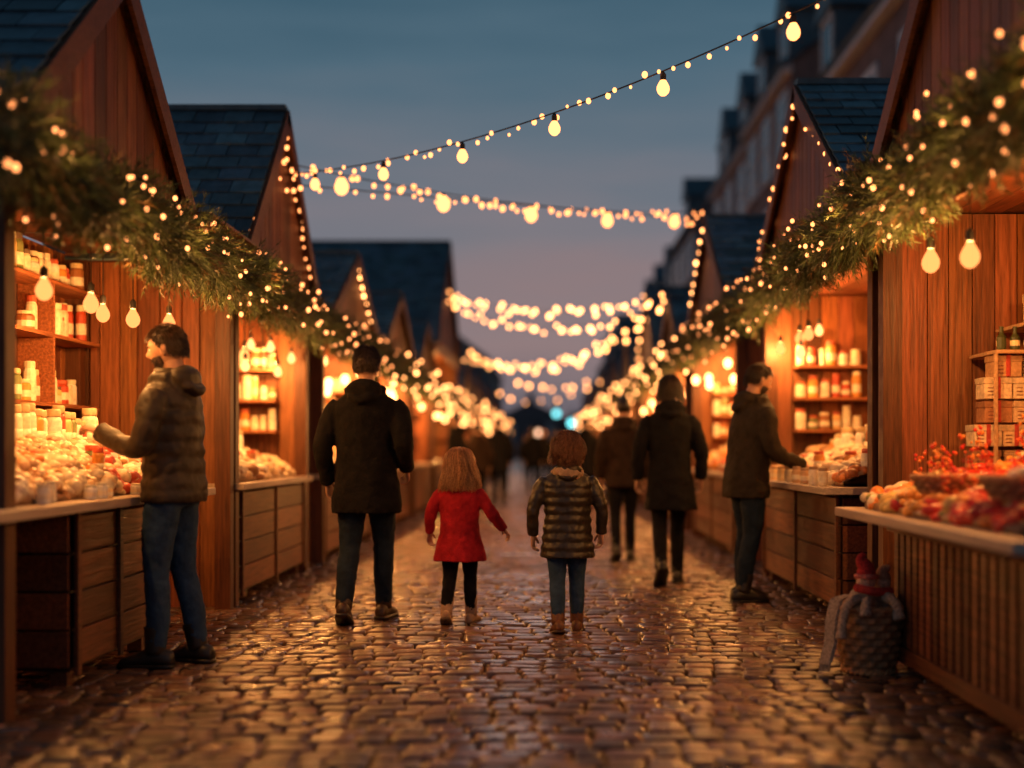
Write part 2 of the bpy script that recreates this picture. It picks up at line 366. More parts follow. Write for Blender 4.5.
def pile(name,side,xf,y0,y1,u0,u1,z0,z1,n,pal,rr=(.022,.04),t=ICO2,jars=0):
    mb=MB(); X=lambda u: side*(xf+u)
    P=[(X(u0),y0,z0),(X(u1),y0,z0),(X(u1),y1,z0),(X(u0),y1,z0),(X(u0),y0,z0+.03),(X(u1),y0,z1-.06),(X(u1),y1,z1-.06),(X(u0),y1,z0+.03)]
    mb.hexa(P,(.3,.16,.07),0)
    for i in range(n):
        u=R(u0,u1); y=R(y0,y1); f=(u-u0)/(u1-u0); seg=int((y-y0)/.26); rnd=random.Random(seg*7+int(f*3)*31+n)
        pc=rnd.choice(pal); c=pc if R(0,1)<.75 else random.choice(pal); k=R(.7,1.1); rs=rnd.uniform(.65,1.4)
        r=R(*rr)*rs; hh=z0+.03+(z1-.09-z0)*f+.03*math.sin(y*17)*math.sin(u*19)+R(0,.03)
        el=rnd.choice([1,1,1,1.8])
        mb.ball((X(u),y,hh),(r*R(.85,1.25)*el,r*R(.85,1.25),r*R(.75,1.05)),tuple(q*k for q in c),0,t)
    y=y0
    while y<y1+.01:
        mb.add([(X(u0)-.0,y,z0+.05),(X(u1),y,z1-.02),(X(u1),y,z0),(X(u0),y,z0),(X(u0),y+.012,z0+.05),(X(u1),y+.012,z1-.02),(X(u1),y+.012,z0),(X(u0),y+.012,z0)],[(0,1,2,3),(4,7,6,5),(0,4,5,1),(3,2,6,7)],(.35,.18,.08),0); y+=.52
    for i in range(jars):
        y=y0+.06+(y1-y0-.1)*i/jars
        jar(mb,X(u1+R(.03,.07)),y,z1-.1,R(.035,.055),R(.16,.28),random.choice(JC),(.6,.45,.25))
        if i%3==0: jar(mb,X(R(u0+.1,u1-.1)),y,z0+.08,R(.03,.05),R(.12,.2),random.choice(JC),(.6,.1,.05))
    mb.obj(name,GOODS,smooth=True)
def boxes(name,L):
    mb=MB()
    for x,y,z,sx,sy,sz,c in L:
        mb.box(x-sx/2,x+sx/2,y-sy/2,y+sy/2,z,z+sz,c); mb.box(x-sx/2-.004,x+sx/2+.004,y-sy/2-.004,y+sy/2+.004,z+sz*.72,z+sz+.003,tuple(q*.8 for q in c))
        mb.box(x-.012,x+.012,y-sy/2-.007,y+sy/2+.007,z+.002,z+sz+.006,(.45,.05,.03))
        for q in range(3): mb.box(x-sx*.4,x-sx*.15,y-sy/2-.002,y-sy/2+.01,z+sz*(.15+.17*q),z+sz*(.22+.17*q),(.2,.07,.04))
    mb.obj(name,MATTE,bevel=.003)
shelf_goods(-1,XL,5.3,9.2); shelf_goods(-1,XL,9.25,12.1,far=True,zs=(.95,)+ZS); shelf_goods(-1,XL,12.9,16.6,far=True,zs=ZS); shelf_goods(1,XR,7.75,11.6,far=True,zs=(.95,)+ZS); shelf_goods(1,XR,13.2,17.2,far=True,zs=ZS)
pile('sweets_and_bauble_display',-1,XL,5.4,8.1,.06,.55,.88,1.2,1400,MIXED,jars=26)
pile('sweets_and_bauble_display',-1,XL,9.5,11.8,.06,.5,.88,1.15,650,MIXED,(.026,.042),ICO2,jars=16)
pile('sweets_and_bauble_display',-1,XL,13.1,16.4,.06,.5,.88,1.2,300,MIXED,(.04,.06),ICO1)
pile('sweets_and_bauble_display',1,XR,8.5,11.2,.0,.45,.88,1.15,800,MIXED,(.026,.042),ICO2,jars=18)
pile('fruit_and_berry_display',1,XR,4.5,6.7,-.3,.55,.82,1.12,1900,REDS,(.016,.036))
pile('sweets_and_bauble_display',1,XR,13.5,16.8,.0,.45,.88,1.2,300,REDS+CREAM,(.04,.06),ICO1)
mb=MB()
for (x,y,h,c) in ((-2.22,5.75,.09,(.8,.78,.7)),(-2.2,6.3,.07,(.75,.74,.7)),(-2.19,6.42,.08,(.75,.74,.7)),(-2.19,6.5,.06,(.8,.6,.3)),(-2.25,5.9,.1,(.8,.75,.6)),(-2.27,5.5,.13,(.5,.2,.1)),(-2.2,7.0,.06,(.8,.8,.75))):
    jar(mb,x,y,.881,.032,h,c,(.7,.65,.5))
mb.obj('small_tins_on_counter',GOODS)
mb=MB()
for i in range(9): jar(mb,1.84,8.6+i*.3,.881,.035,R(.08,.14),random.choice(CREAM),(.4,.25,.15))
mb.obj('small_tins_on_counter',GOODS)
def sprigs():
    mb=MB(); tw=[]
    for i in range(34):
        x=1.95+R(-.2,.45); y=R(4.6,6.6); b=Vector((x,y,.86+(x-1.65)*.33)); d=Vector((R(-.6,.3),R(-.5,.5),1)).normalized()
        L_=R(.1,.2); pts=[b+d*L_*t/4+Vector((R(-.006,.006),R(-.006,.006),0)) for t in range(5)]; tw.append(pts)
        for k in range(14):
            p=pts[1+k%4]+Vector((R(-.03,.03),R(-.03,.03),R(-.02,.03))); mb.ball(p,R(.007,.012),random.choice([(.65,.03,.02),(.75,.12,.02),(.8,.3,.05)]),0,ICO1)
    o=mb.obj('berry_sprigs',GOODS,smooth=True); curveobj('twigs',tw,.0025,mat('twig_bark',(.12,.07,.04)),o)
sprigs()
BL=[(.65,.45,.25),(.5,.28,.13),(.75,.58,.36),(.4,.18,.08)]
L=[]
for (z,n) in ((1.0,4),(1.14,4),(1.27,3),(1.4,3),(1.52,2)):
    for i in range(n): L.append((2.42+(4-n)*.06+i*.17+R(-.01,.01),7.18+R(-.02,.02),z,.15,.15,.115,random.choice(BL)))
L+= [(2.76,7.15,1.82,.2,.16,.16,BL[0]),(2.95,7.15,1.82,.15,.16,.12,BL[1]),(2.55,6.9,1.0,.16,.12,.1,BL[1]),(2.75,6.85,1.0,.16,.12,.14,BL[2])]
boxes('stacked_gift_boxes',L)
mb=MB(); mb.box(2.3,3.08,7.0,7.5,.82,.995,(.3,.15,.07)); mb.box(2.45,3.08,7.05,7.5,1.645,1.665,(.5,.3,.15)); mb.box(2.6,3.08,7.05,7.5,1.795,1.815,(.5,.3,.15)); mb.box(2.44,2.46,7.05,7.07,1.0,1.645,(.5,.3,.15)); mb.obj('display_shelf_rack',MATTE,bevel=.003)
mb=MB()
for i in range(7):
    x=2.5+i*.075; mb.lathe((x,7.12+R(-.01,.01),1.666),[(.024,0),(.026,.01),(.026,.07),(.01,.095),(.01,.12),(.013,.122),(.013,.13)],10,random.choice([(.08,.03,.02),(.12,.07,.02),(.05,.06,.02)]))
    mb.lathe((x,7.12,1.69),[(.0268,0),(.0268,.03)],10,(.8,.7,.4))
mb.obj('small_bottles',GOODS)

WICK=mat('wicker',(.45,.24,.11),.65,(50,50,50),.35,.4,attr=True)
def basket(name,c,r0,r1,h,rows,n=64,sx=1):
    mb=MB();V=[];F=[];RR=rows*4;Cl=[]
    for j in range(RR+1):
        t=j/RR; r=r0+(r1-r0)*t+.012*math.sin(math.pi*t)
        for i in range(n):
            a=2*math.pi*i/n; s_=math.sin(a*n/4+math.pi*(j//4))*abs(math.sin(math.pi*(j%4)/4)); w=.012*s_
            V.append((c[0]+sx*(r+w)*math.cos(a),c[1]+(r+w)*math.sin(a),c[2]+h*t+.0)); q=.65+.45*max(0,s_) if j%4 else .35; Cl.append((q,q,q,1))
    for j in range(RR):
        for i in range(n): k=(i+1)%n; F.append((j*n+i,j*n+k,(j+1)*n+k,(j+1)*n+i))
    F.append(tuple(range(n))[::-1]); mb.add(V,F); mb.c=Cl
    for zz,rr in ((h,r1),(.01,r0)):
        for ph in (0,math.pi):
            ring=[]
            for i in range(n):
                a=2*math.pi*i/n; q=rr+.008*math.cos(a*14+ph); z=c[2]+zz+.008*math.sin(a*14+ph)
                ring.append(Vector((c[0]+sx*q*math.cos(a),c[1]+q*math.sin(a),z)))
            mb.tube(ring+[ring[0]],[.01]*(n+1),6,1,(1.1,1,.9))
    mb.lathe((c[0],c[1],c[2]+h*.7),[(r1*.9*1,0),(r1*.9,.005)],20,(.3,.3,.3))
    return mb.obj(name,WICK,smooth=True)
basket('wicker_basket',(1.64,6.58,0),.125,.165,.33,9,48)
basket('wicker_tray',(1.85,4.95,.93),.12,.16,.08,3,sx=1.1)
basket('wicker_tray',(1.78,5.75,.93),.1,.13,.07,3,sx=1.1)
pile('nuts_in_tray',1,1.73,4.88,5.02,.03,.2,.96,1.04,60,CREAM,(.014,.024))
pile('nuts_in_tray',1,1.68,5.69,5.81,.02,.18,.95,1.02,60,REDS,(.014,.024))
KNIT=mat('knitted_wool',(1,1,1),.95,(90,90,90),.5,.8,attr=True)
def dolls():
    E=empty('knitted_dolls',(1.64,6.58,.33))
    b=MB()
    b.ball((-.03,-.02,.02),(.085,.075,.09)); b.ball((.07,.03,.02),(.075,.07,.09)); b.ball((.0,.06,.03),(.09,.06,.07))
    b.tube([(-.07,-.08,.05),(-.14,-.14,.02),(-.17,-.17,-.06),(-.18,-.18,-.14)],[.03,.026,.022,.03],10)
    b.tube([(.06,-.07,.06),(.1,-.13,.03),(.11,-.16,-.05)],[.03,.026,.034],10)
    b.tube([(-.02,-.08,.03),(-.05,-.16,.03),(-.06,-.18,-.03)],[.03,.026,.034],10)
    b.obj('grey_bodies',mat('grey_knit',(.46,.33,.23),.95,(70,70,70),.6,.9),E,remesh=.007,disp=.012,nscale=.02)
    h=MB(); h.ball((-.02,-.03,.13),(.05,.048,.05),(.65,.42,.3),0,ICO3); h.ball((.075,.02,.12),(.042,.04,.042),(.6,.4,.28),0,ICO3)
    h.ball((-.02,-.08,.13),(.01,.01,.01),(.6,.3,.2)); h.ball((-.038,-.073,.143),.005,(.02,.02,.02)); h.ball((-.002,-.073,.143),.005,(.02,.02,.02))
    h.obj('doll_heads',KNIT,E,smooth=True)
    r=MB(); r.tube([(-.02,-.03,.15),(-.025,-.03,.2),(-.05,-.03,.24),(-.03,-.03,.27)],[.054,.042,.024,.01],14,col=(.5,.03,.03)); r.tube([(-.07,-.03,.155),(-.02,-.08,.155),(.03,-.03,.155),(-.02,.02,.155),(-.07,-.03,.155)],[.014]*5,8,col=(.7,.2,.15)); r.tube([(.075,.02,.135),(.08,.02,.18),(.11,.0,.2)],[.045,.03,.008],12,col=(.35,.2,.12))
    r.tube([(-.08,-.05,.1),(.0,-.1,.085),(.1,-.05,.08)],[.02,.022,.02],10,col=(.5,.04,.03))
    r.obj('hats',KNIT,E,smooth=True)
    s=MB()
    path=[(-.1,.02,.05),(-.17,-.03,.04),(-.2,-.06,-.06),(-.21,-.08,-.17),(-.24,-.1,-.27)]
    Rg=[]
    for i,p in enumerate(path):
        p=Vector(p); w=Vector((.6,-.8,0)).normalized()*.032; tn=Vector((.01,.003,.006)); Rg.append([p-w-tn,p+w-tn,p+w+tn,p-w+tn])
    s.rings(Rg,(.45,.34,.24))
    for i in range(8): s.tube([Vector(path[-1])+Vector((.6,-.8,0)).normalized()*(.03-.009*i)+Vector((0,0,.01)),Vector(path[-1])+Vector((.6,-.8,0)).normalized()*(.03-.009*i)+Vector((-.005,0,-.045))],[.004,.003],5,1,(.45,.36,.26))
    s.obj('scarf',KNIT,E)
dolls()

# ------------------------------------------------------------ garlands & lights
def gz(y,ph): return -.10*abs(math.sin((y-ph)*math.pi/1.35))+.05
def garland(side,x,z,y0,y1,dens,Rr=.2,name='pine_garland',ph=0.):
    n=int((y1-y0)*dens); nn=22
    yy=rng.uniform(y0,y1,n); zz=z-.10*np.abs(np.sin((yy-ph)*math.pi/1.35))+.05
    rad=Rr*(.8+.4*np.sin(yy*5.1)*np.sin(yy*2.3+1))
    a=rng.uniform(0,2*math.pi,n); rr=rad*np.sqrt(rng.uniform(0,1,n))*.6
    base=np.stack([x+rr*np.cos(a)*.8,yy,zz+rr*np.sin(a)],1)
    d=np.stack([np.cos(a)*.9+rng.normal(0,.5,n),rng.normal(0,.8,n),np.sin(a)-.35+rng.normal(0,.45,n)],1); d/=np.linalg.norm(d,axis=1)[:,None]
    ln=rng.uniform(.07,.2,n)*(Rr/.2)
    t=rng.uniform(.05,1,(n,nn)); B=base[:,None,:]+d[:,None,:]*(t*ln[:,None])[:,:,None]
    rd=rng.normal(0,1,(n,nn,3)); rd/=np.linalg.norm(rd,axis=2)[:,:,None]; nd=d[:,None,:]*.9+rd*.65; nd/=np.linalg.norm(nd,axis=2)[:,:,None]
    nl=rng.uniform(.03,.06,(n,nn,1))*(Rr/.2); sd=np.cross(nd,rng.normal(0,1,(n,nn,3))); sd/=np.linalg.norm(sd,axis=2)[:,:,None]
    w=.0028 if dens>300 else .006
    V=np.stack([B-sd*w,B+sd*w,B+nd*nl],2).reshape(-1,3); m=n*nn
    me=bpy.data.meshes.new(name); me.vertices.add(3*m); me.vertices.foreach_set('co',V.ravel()); me.loops.add(3*m); me.loops.foreach_set('vertex_index',np.arange(3*m)); me.polygons.add(m); me.polygons.foreach_set('loop_start',np.arange(m)*3); me.update(calc_edges=True)
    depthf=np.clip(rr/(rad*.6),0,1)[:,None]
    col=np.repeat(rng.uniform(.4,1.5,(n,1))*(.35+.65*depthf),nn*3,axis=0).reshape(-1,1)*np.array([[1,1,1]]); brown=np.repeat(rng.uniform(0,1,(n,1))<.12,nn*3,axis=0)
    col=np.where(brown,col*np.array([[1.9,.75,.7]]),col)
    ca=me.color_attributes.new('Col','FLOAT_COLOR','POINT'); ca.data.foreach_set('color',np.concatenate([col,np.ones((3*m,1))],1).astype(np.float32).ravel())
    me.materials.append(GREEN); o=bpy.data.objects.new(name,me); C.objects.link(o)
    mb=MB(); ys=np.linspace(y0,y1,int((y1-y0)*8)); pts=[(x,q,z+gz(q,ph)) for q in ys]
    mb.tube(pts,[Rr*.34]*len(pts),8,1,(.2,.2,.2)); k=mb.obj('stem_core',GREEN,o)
    return o
def fairy(side,x,z,y0,y1,per,Rr,r,name='fairy_lights',ph=0.,m=FAIRY,pl=0):
    mb=MB(); n=int((y1-y0)*per); pts=[]
    for i in range(n):
        y=y0+(y1-y0)*i/n+R(-.04,.04); a=math.pi/2*(1+side)+R(-1.9,1.9)
        q=Rr*R(.6,1.2); p=(x+q*math.cos(a),y,z+gz(y,ph)+q*math.sin(a)); pts.append(p)
        s=r*R(.6,1.3); mb.ball(p,(s,s,s*1.2),(1,1,1),0,ICO1 if y>9 else ICO2)
    o=mb.obj(name,m,smooth=True); curveobj('wire',[pts],.002,WIRE,o)
    if pl:
        y=y0+.4
        while y<y1: light((x-side*.27,y,z-.02+R(-.08,.08)),pl,0,'fairy_cluster_light',o); y+=.95
garland(-1,-2.02,2.28,4.4,9.5,800,.21,ph=4.9); garland(-1,-2.04,2.28,9.5,17,330,.21,ph=.2); garland(-1,-2.04,2.26,17,34,90,.22)
garland(1,1.80,2.46,3.7,9.5,800,.21,ph=4.4); garland(1,1.82,2.44,9.5,17,330,.21); garland(1,1.82,2.42,17,34,90,.22)
fairy(-1,-2.02,2.26,4.5,9.5,15,.2,.0115,ph=4.9,pl=3.0); fairy(-1,-2.04,2.26,9.5,17,10,.21,.0155); fairy(-1,-2.05,2.26,17,34,4,.26,.022,m=FAIRYF); fairy(-1,-2.05,2.26,34,66,1.7,.35,.032,m=FAIRYF)
fairy(1,1.80,2.46,3.9,9.5,15,.2,.0115,ph=4.4,pl=3.0); fairy(1,1.82,2.44,9.5,17,10,.21,.0155); fairy(1,1.82,2.42,17,34,4,.26,.022,m=FAIRYF); fairy(1,1.82,2.4,34,66,1.7,.35,.032,m=FAIRYF)
def span(A,B,sag,step,r,big=0,rb=.03,m=FAIRY,name='string_lights',jit=.02):
    A=Vector(A);B=Vector(B);mb=MB(); L=(B-A).length; n=int(L/step); pts=[];pl=[]
    for i in range(n+1):
        t=i/n; p=A.lerp(B,t); p.z-=4*sag*t*(1-t); pts.append(p.copy())
        q=p+Vector((R(-jit,jit),R(-jit,jit),-r*1.2+R(-jit,jit)*.8)); s=r*R(.6,1.3); mb.ball(q,(s,s,s*1.2),(1,1,1),0,ICO2)
        if big and i%big==big//2: pl.append(p.copy())
    if big:
        for p in pl:
            mb.lathe((p.x,p.y,p.z-.1),[(a*rb,b*rb) for a,b in [(.01,-1.25),(.45,-1.12),(.85,-.7),(1,-.2),(.95,.25),(.72,.75),(.45,1.2)]],12)
    o=mb.obj(name,m,smooth=True); curveobj('cable',[pts],.005,WIRE,o)
    if big:
        s=MB()
        for p in pl: s.lathe((p.x,p.y,p.z-.1),[(.016,rb*1.15),(.018,.05),(.018,.08),(.004,.1)],8)
        s.obj('sockets',WIRE,o)
span((-2.14,10.67,3.38),(1.87,6.3,3.57),.22,.115,.014,8,.038,jit=.035)
span((-2.14,10.7,3.7),(-2.14,12.1,2.6),0,.11,.015); span((-2.14,10.7,3.7),(-2.14,9.2,2.6),0,.17,.012)
span((-2.14,10.67,3.48),(1.87,15.2,3.9),.13,.12,.021,10,.06,jit=.06)
span((-2.14,10.75,3.32),(1.87,15.2,3.8),.0,.19,.018,jit=.05)
span((1.85,9.66,3.7),(1.85,11.7,2.6),0,.13,.016); span((1.85,9.66,3.7),(1.85,7.7,2.6),0,.2,.013)
span((-2.1,28.5,4.55),(1.87,19.7,3.45),.3,.24,.03,m=FAIRYF,jit=.11); span((-2.1,29.2,4.4),(1.87,20.2,3.35),.42,.3,.03,m=FAIRYF,jit=.11)
span((-2.14,35.8,3.7),(1.87,24.2,3.5),.5,.3,.034,m=FAIRYF,jit=.12); span((-2.14,36.2,3.8),(1.87,30,3.8),.6,.4,.036,m=FAIRYF,jit=.12)
span((-.9,46,3.5),(1.85,45,3.6),.2,.4,.045,m=FAIRYF,jit=.1); span((-2.1,58,3.7),(1.85,57,3.9),.5,.6,.045,m=FAIRYF,jit=.1)
span((-2.14,14.8,3.2),(-2.14,16.6,2.5),0,.2,.018,m=FAIRYF); span((1.85,15.2,3.7),(1.85,17.2,2.6),0,.2,.018,m=FAIRYF); span((1.85,24.2,4.0),(1.85,26.4,2.6),0,.3,.024,m=FAIRYF)

# ------------------------------------------------------------ town houses
def house(name,x0,x1,y0,y1,eave,ridge,storeys,bays,dorm=2,chim=True,tint=(1,1,1)):
    E=empty(name,((x0+x1)/2,(y0+y1)/2,0)); ox,oy=(x0+x1)/2,(y0+y1)/2
    w=MB(); w.box(x0-ox,x1-ox,y0-oy,y1-oy,0,eave,tint)
    w.add([(x0-ox,y0-oy,eave),(x1-ox,y0-oy,eave),(0,y0-oy,ridge-.1),(x0-ox,y1-oy,eave),(x1-ox,y1-oy,eave),(0,y1-oy,ridge-.1)],[(0,1,2),(3,5,4)],tint)
    sh=(eave-.6)/storeys; g=MB(); f=MB()
    def win(ax,c,z,ww=1.05,hh=1.6):
        if ax=='x':
            x=x0-ox
            f.box(x-.06,x-.002,c-ww/2-.16,c+ww/2+.16,z-.12,z+hh+.18); g.box(x-.075,x-.062,c-ww/2,c+ww/2,z,z+hh)
            f.box(x-.09,x-.077,c-.03,c+.03,z,z+hh); f.box(x-.093,x-.078,c-ww/2,c+ww/2,z+hh/2-.03,z+hh/2+.03)
            f.box(x-.16,x-.061,c-ww/2-.2,c+ww/2+.2,z-.22,z-.122)
        else:
            y=y0-oy
            f.box(c-ww/2-.14,c+ww/2+.14,y-.06,y-.002,z-.12,z+hh+.16); g.box(c-ww/2,c+ww/2,y-.075,y-.062,z,z+hh)
            f.box(c-.03,c+.03,y-.09,y-.077,z,z+hh); f.box(c-ww/2,c+ww/2,y-.093,y-.078,z+hh/2-.03,z+hh/2+.03)
    for s_ in range(storeys):
        z=.9+s_*sh
        for b in range(bays): win('x',y0-oy+(y1-y0)*(b+.5)/bays,z)
        for b in range(2): win('y',x0-ox+(x1-x0)*(b+.5)/2,z)
    f.box(x0-ox-.25,x0-ox-.003,y0-oy,y1-oy,eave-.3,eave-.02)
    w.obj('walls',BRICK,E); g.obj('window_glass',GLASS,E); 
    r=MB(); hw=(x1-x0)/2+.3
    for sg in (-1,1):
        dz=(ridge-eave)*hw/((x1-x0)/2); a=Vector((sg*hw/2,0,ridge-dz/2+.1)); dv=Vector((sg*hw/2,0,-dz/2)); nn=dv.cross(Vector((0,1,0))).normalized()*.08
        r.obox(a,dv,Vector((0,(y1-y0)/2+.15,0)),nn)
    if chim:
        for yy in (y0-oy+.6,y1-oy-.6):
            w2=MB(); w2.box(-.45,.45,yy-.4,yy+.4,ridge-.8,ridge+1.1,tint); w2.box(-.55,.55,yy-.5,yy+.5,ridge+1.102,ridge+1.25,tint)
            for q in (-.25,.25): w2.lathe((q,yy,ridge+1.25),[(.13,0),(.1,.45)],8,(1.3,.8,.6))
            w2.obj('chimney',BRICK,E)
    for d in range(dorm):
        yy=y0-oy+(y1-y0)*(d+.5)/dorm; zz=eave+.2; xa=x0-ox+.15
        r.box(xa,xa+2,yy-.75,yy+.75,zz,zz+1.5); g2=MB(); g2.box(xa-.02,xa-.004,yy-.45,yy+.45,zz+.25,zz+1.35); g2.obj('dormer_glass',GLASS,E)
        f.box(xa-.05,xa-.021,yy-.6,yy-.46,zz+.1,zz+1.5); f.box(xa-.05,xa-.021,yy+.46,yy+.6,zz+.1,zz+1.5); f.box(xa-.052,xa-.022,yy-.6,yy+.6,zz+1.36,zz+1.5)
        r.add([(xa-.15,yy-.95,zz+1.5),(xa-.15,yy+.95,zz+1.5),(xa-.15,yy,zz+2.5),(xa+2.3,yy-.95,zz+1.5),(xa+2.3,yy+.95,zz+1.5),(xa+2.3,yy,zz+2.5)],[(0,2,1),(0,3,5,2),(1,2,5,4),(3,4,5),(0,1,4,3)])
    f.obj('window_frames_and_cornice',FRAME,E); r.obj('roof',SLATE,E)
house('brick_town_house',6.5,14,21.5,33.5,9.6,12.6,3,4,2,tint=(.9,.8,.8))
house('brick_town_house',6.4,14,33.6,41,11.2,14.2,4,3,2,tint=(1.1,.95,.9))
house('brick_town_house',6.5,13,41.1,50,11,13.6,4,3,2,tint=(1,1,1.05))
house('brick_town_house',6.5,12,56,66,11.2,15.2,4,4,1,tint=(.8,.8,.85))
house('brick_town_house',6.5,13,67,88,9.5,12,3,6,3)
house('brick_town_house',5.5,14,95,130,9,12,3,8,3)
house('brick_town_house',-16,-5,110,150,9,13,3,6,2)
house('brick_town_house',-8,4,185,200,5,8,2,3,0,tint=(.7,.7,.8))
house('brick_town_house',4.5,16,170,190,6,10,2,3,0,tint=(.7,.7,.8))
def lamp(x,y,h,col):
    E=empty('street_lamp',(x,y,0)); m=MB(); m.lathe((0,0,0),[(.14,0),(.12,.3),(.06,.5),(.045,h)],10); m.lathe((0,0,h),[(.05,0),(.2,.05),(.22,.1),(.03,.75)],8); m.obj('post',WIRE,E)
    g=MB(); g.ball((0,0,h-.28),(.22,.22,.24)); g.obj('globe',emis('lamp_globe_glow',col,5),E,smooth=True)
lamp(1.9,92,3.3,(.15,.7,.75)); lamp(.9,100,4.2,(.15,.6,.65)); lamp(-.6,120,3.0,(.9,.5,.3))

# ------------------------------------------------------------ people
SKIN=mat('skin',(1,1,1),.5,(20,20,20),.08,.05,attr=True,spec=.4)
def cloth(name,c,rough=.9,bs=45,bump=.35,sheen=0,spec=.15): return mat(name,c,rough,(14,14,14),.3,bump,bscale=bs,sheen=sheen,bdist=.006,spec=spec)
def headpt(d,sc=1.0):
    x,y,z=d[0]*.076*sc,d[1]*.097*sc,d[2]*.114*sc
    if z<0:
        t=-z/.114; x*=1-.28*t**1.5
        if y<0: y*=1-.45*t
    if y<0 and z>0: y*=1.04
    if y>0 and sc<1.02:
        ax=abs(x)
        y+=.024*math.exp(-(x/.012)**2)*math.exp(-((z+.022)/(.013 if z<-.022 else .028))**2)
        y-=.009*math.exp(-((ax-.031)/.014)**2-((z-.004)/.012)**2)
        y+=.005*math.exp(-((z-.026)/.01)**2)
        y+=.007*math.exp(-(x/.022)**2)*math.exp(-((z+.06)/.008)**2)
        y+=.010*math.exp(-(x/.03)**2)*math.exp(-((z+.1)/.015)**2)
    return Vector((x,y,z))
def hairmask(p,d,long_=False):
    x,y,z=p; z=z+.008*noise.noise(Vector(d)*9)
    if y>.055: return z>.062
    if y>.0: return z>.062-(.055-y)*(1.25 if y<.03 else 1.1)
    return z>(-.05 if not long_ else -.085)+max(0,(y+.04))*1.1
def beardmask(p):
    return p.y>.012 and -.104<p.z<-.036 and not(abs(p.x)<.022 and p.z>-.068 and p.y>.07) and p.z<-.03-.25*max(0,p.y-.03)
def person(name,loc,heading,H,hs=1.0,jc=None,tc=None,bc=None,hair=None,skin=(.52,.29,.19),hem=.82,puff=None,arms=None,legs=None,lean=(0,0),head=(0,0),
           hairlen=.03,curl=.0,nh=900,hood=True,beard=False,wide=1.0,scarf=None,flare=0,detail=True,boot=.12,gloves=None,zend=-.1):
    E=empty(name,loc); E.rotation_euler=(0,0,math.radians(heading)); k=H/1.75
    hh=.228*hs; b=(1.75-hh)/1.522; W=wide
    vox=.009*k/.9 if detail else .016
    def P(x,y,z): return Vector((x*k,y*k,z*b*k))
    def ln(z): t=max(0,(z-.9)/.5); return lean[0]*t,lean[1]*t
    j=MB(); prof=[(hem,.19+flare,.145+flare),(hem+.05,.192+flare*.8,.147+flare*.7),(.95,.183,.14),(1.08,.176,.135),(1.22,.19,.14),(1.33,.2,.136),(1.40,.185,.118),(1.445,.13,.098),(1.48,.085,.08),(1.53,.072,.076)]
    prof=[q for q in prof if q[0]>=hem-.001]; prof.sort()
    zs=np.arange(hem,1.53,.0125); Rg=[]
    pz=[q[0] for q in prof]
    for z in zs:
        rx=np.interp(z,pz,[q[1] for q in prof])*W; ry=np.interp(z,pz,[q[2] for q in prof])*W
        if puff and z<1.45: m=1+puff*(abs(math.sin(math.pi*z/.082))-.55); rx*=m; ry*=m
        if z<hem+.03: rx*=.985; ry*=.985
        lx,ly=ln(z); fl=0 if puff else .014*max(0,(1.0-z)/.35)
        Rg.append([P(lx+(rx+fl*math.sin(5*a+z*2))*math.cos(a)*(1 if abs(math.cos(a))<.8 else .98),ly+(ry+fl*math.sin(5*a+z*2))*math.sin(a),z) for a in np.linspace(0,2*math.pi,36,endpoint=False)])
    j.rings(Rg)
    lx,ly=ln(1.4)
    A=arms or [((.25,-.02,1.13),(.24,.08,.88)),((.25,-.02,1.13),(.24,.08,.88))]
    hands=[]
    for sd,(el,wr) in zip((-1,1),A):
        sh=(sd*.15*W+lx,ly,1.38); e_=(sd*el[0],el[1],el[2]); w_=(sd*wr[0],wr[1],wr[2])
        sh2=(sd*.19*W+lx,ly,1.32)
        j.tube([P(*sh),P(*sh2),P(*e_),P(*w_)],[.066*k,.073*k,.058*k,.049*k],16,6,puff=(.075*k,puff*1.3) if puff else None)
        if not puff:
            for f_ in (.8,.92,1.06,1.18):
                A_=Vector(sh2).lerp(Vector(e_),min(f_,1)) if f_<=1 else Vector(e_).lerp(Vector(w_),f_-1)
                j.ball(P(*A_),.064*k,t=ICO2)
        hands.append((P(*w_),(P(*w_)-P(*e_)).normalized(),sd))
    if hood:
        j.ball(P(lx,ly-.085,1.475),(.115*k,.065*k,.07*k*b),t=ICO3); j.tube([P(lx-.1,ly-.05,1.47),P(lx-.08,ly+.04,1.47),P(lx,ly+.085,1.445),P(lx+.08,ly+.04,1.47),P(lx+.1,ly-.05,1.47)],[.036*k]*5,10)
        j.tube([P(lx-.085,ly-.05,1.46),P(lx-.06,ly-.13,1.43),P(lx,ly-.155,1.41),P(lx+.06,ly-.13,1.43),P(lx+.085,ly-.05,1.46)],[.026*k]*5,10)
    j.obj('jacket',jc,E,remesh=vox,disp=.021*k,nscale=.08*k)
    if scarf:
        s=MB(); pts=[P(lx+.1*math.cos(a),ly-.02+.115*math.sin(a),1.455+.014*math.sin(2*a)+.012*math.sin(a)) for a in np.linspace(0,2*math.pi,13)]; s.tube(pts,[.045*k]*13,10,3); s.obj('scarf',scarf,E,remesh=.007,disp=.02,nscale=.025)
    t=MB(); G=legs or [((.09,.02,.49),(.1,0,.09),0),((.09,.02,.49),(.1,0,.09),0)]
    Rg=[[P(rx*math.cos(a),ry*math.sin(a),z) for a in np.linspace(0,2*math.pi,20,endpoint=False)] for z,rx,ry in ((.82,.12,.1),(.87,.165,.13),(.95,.165,.125),(1.05,.15,.115))]
    t.rings(Rg); shoes=MB(); 
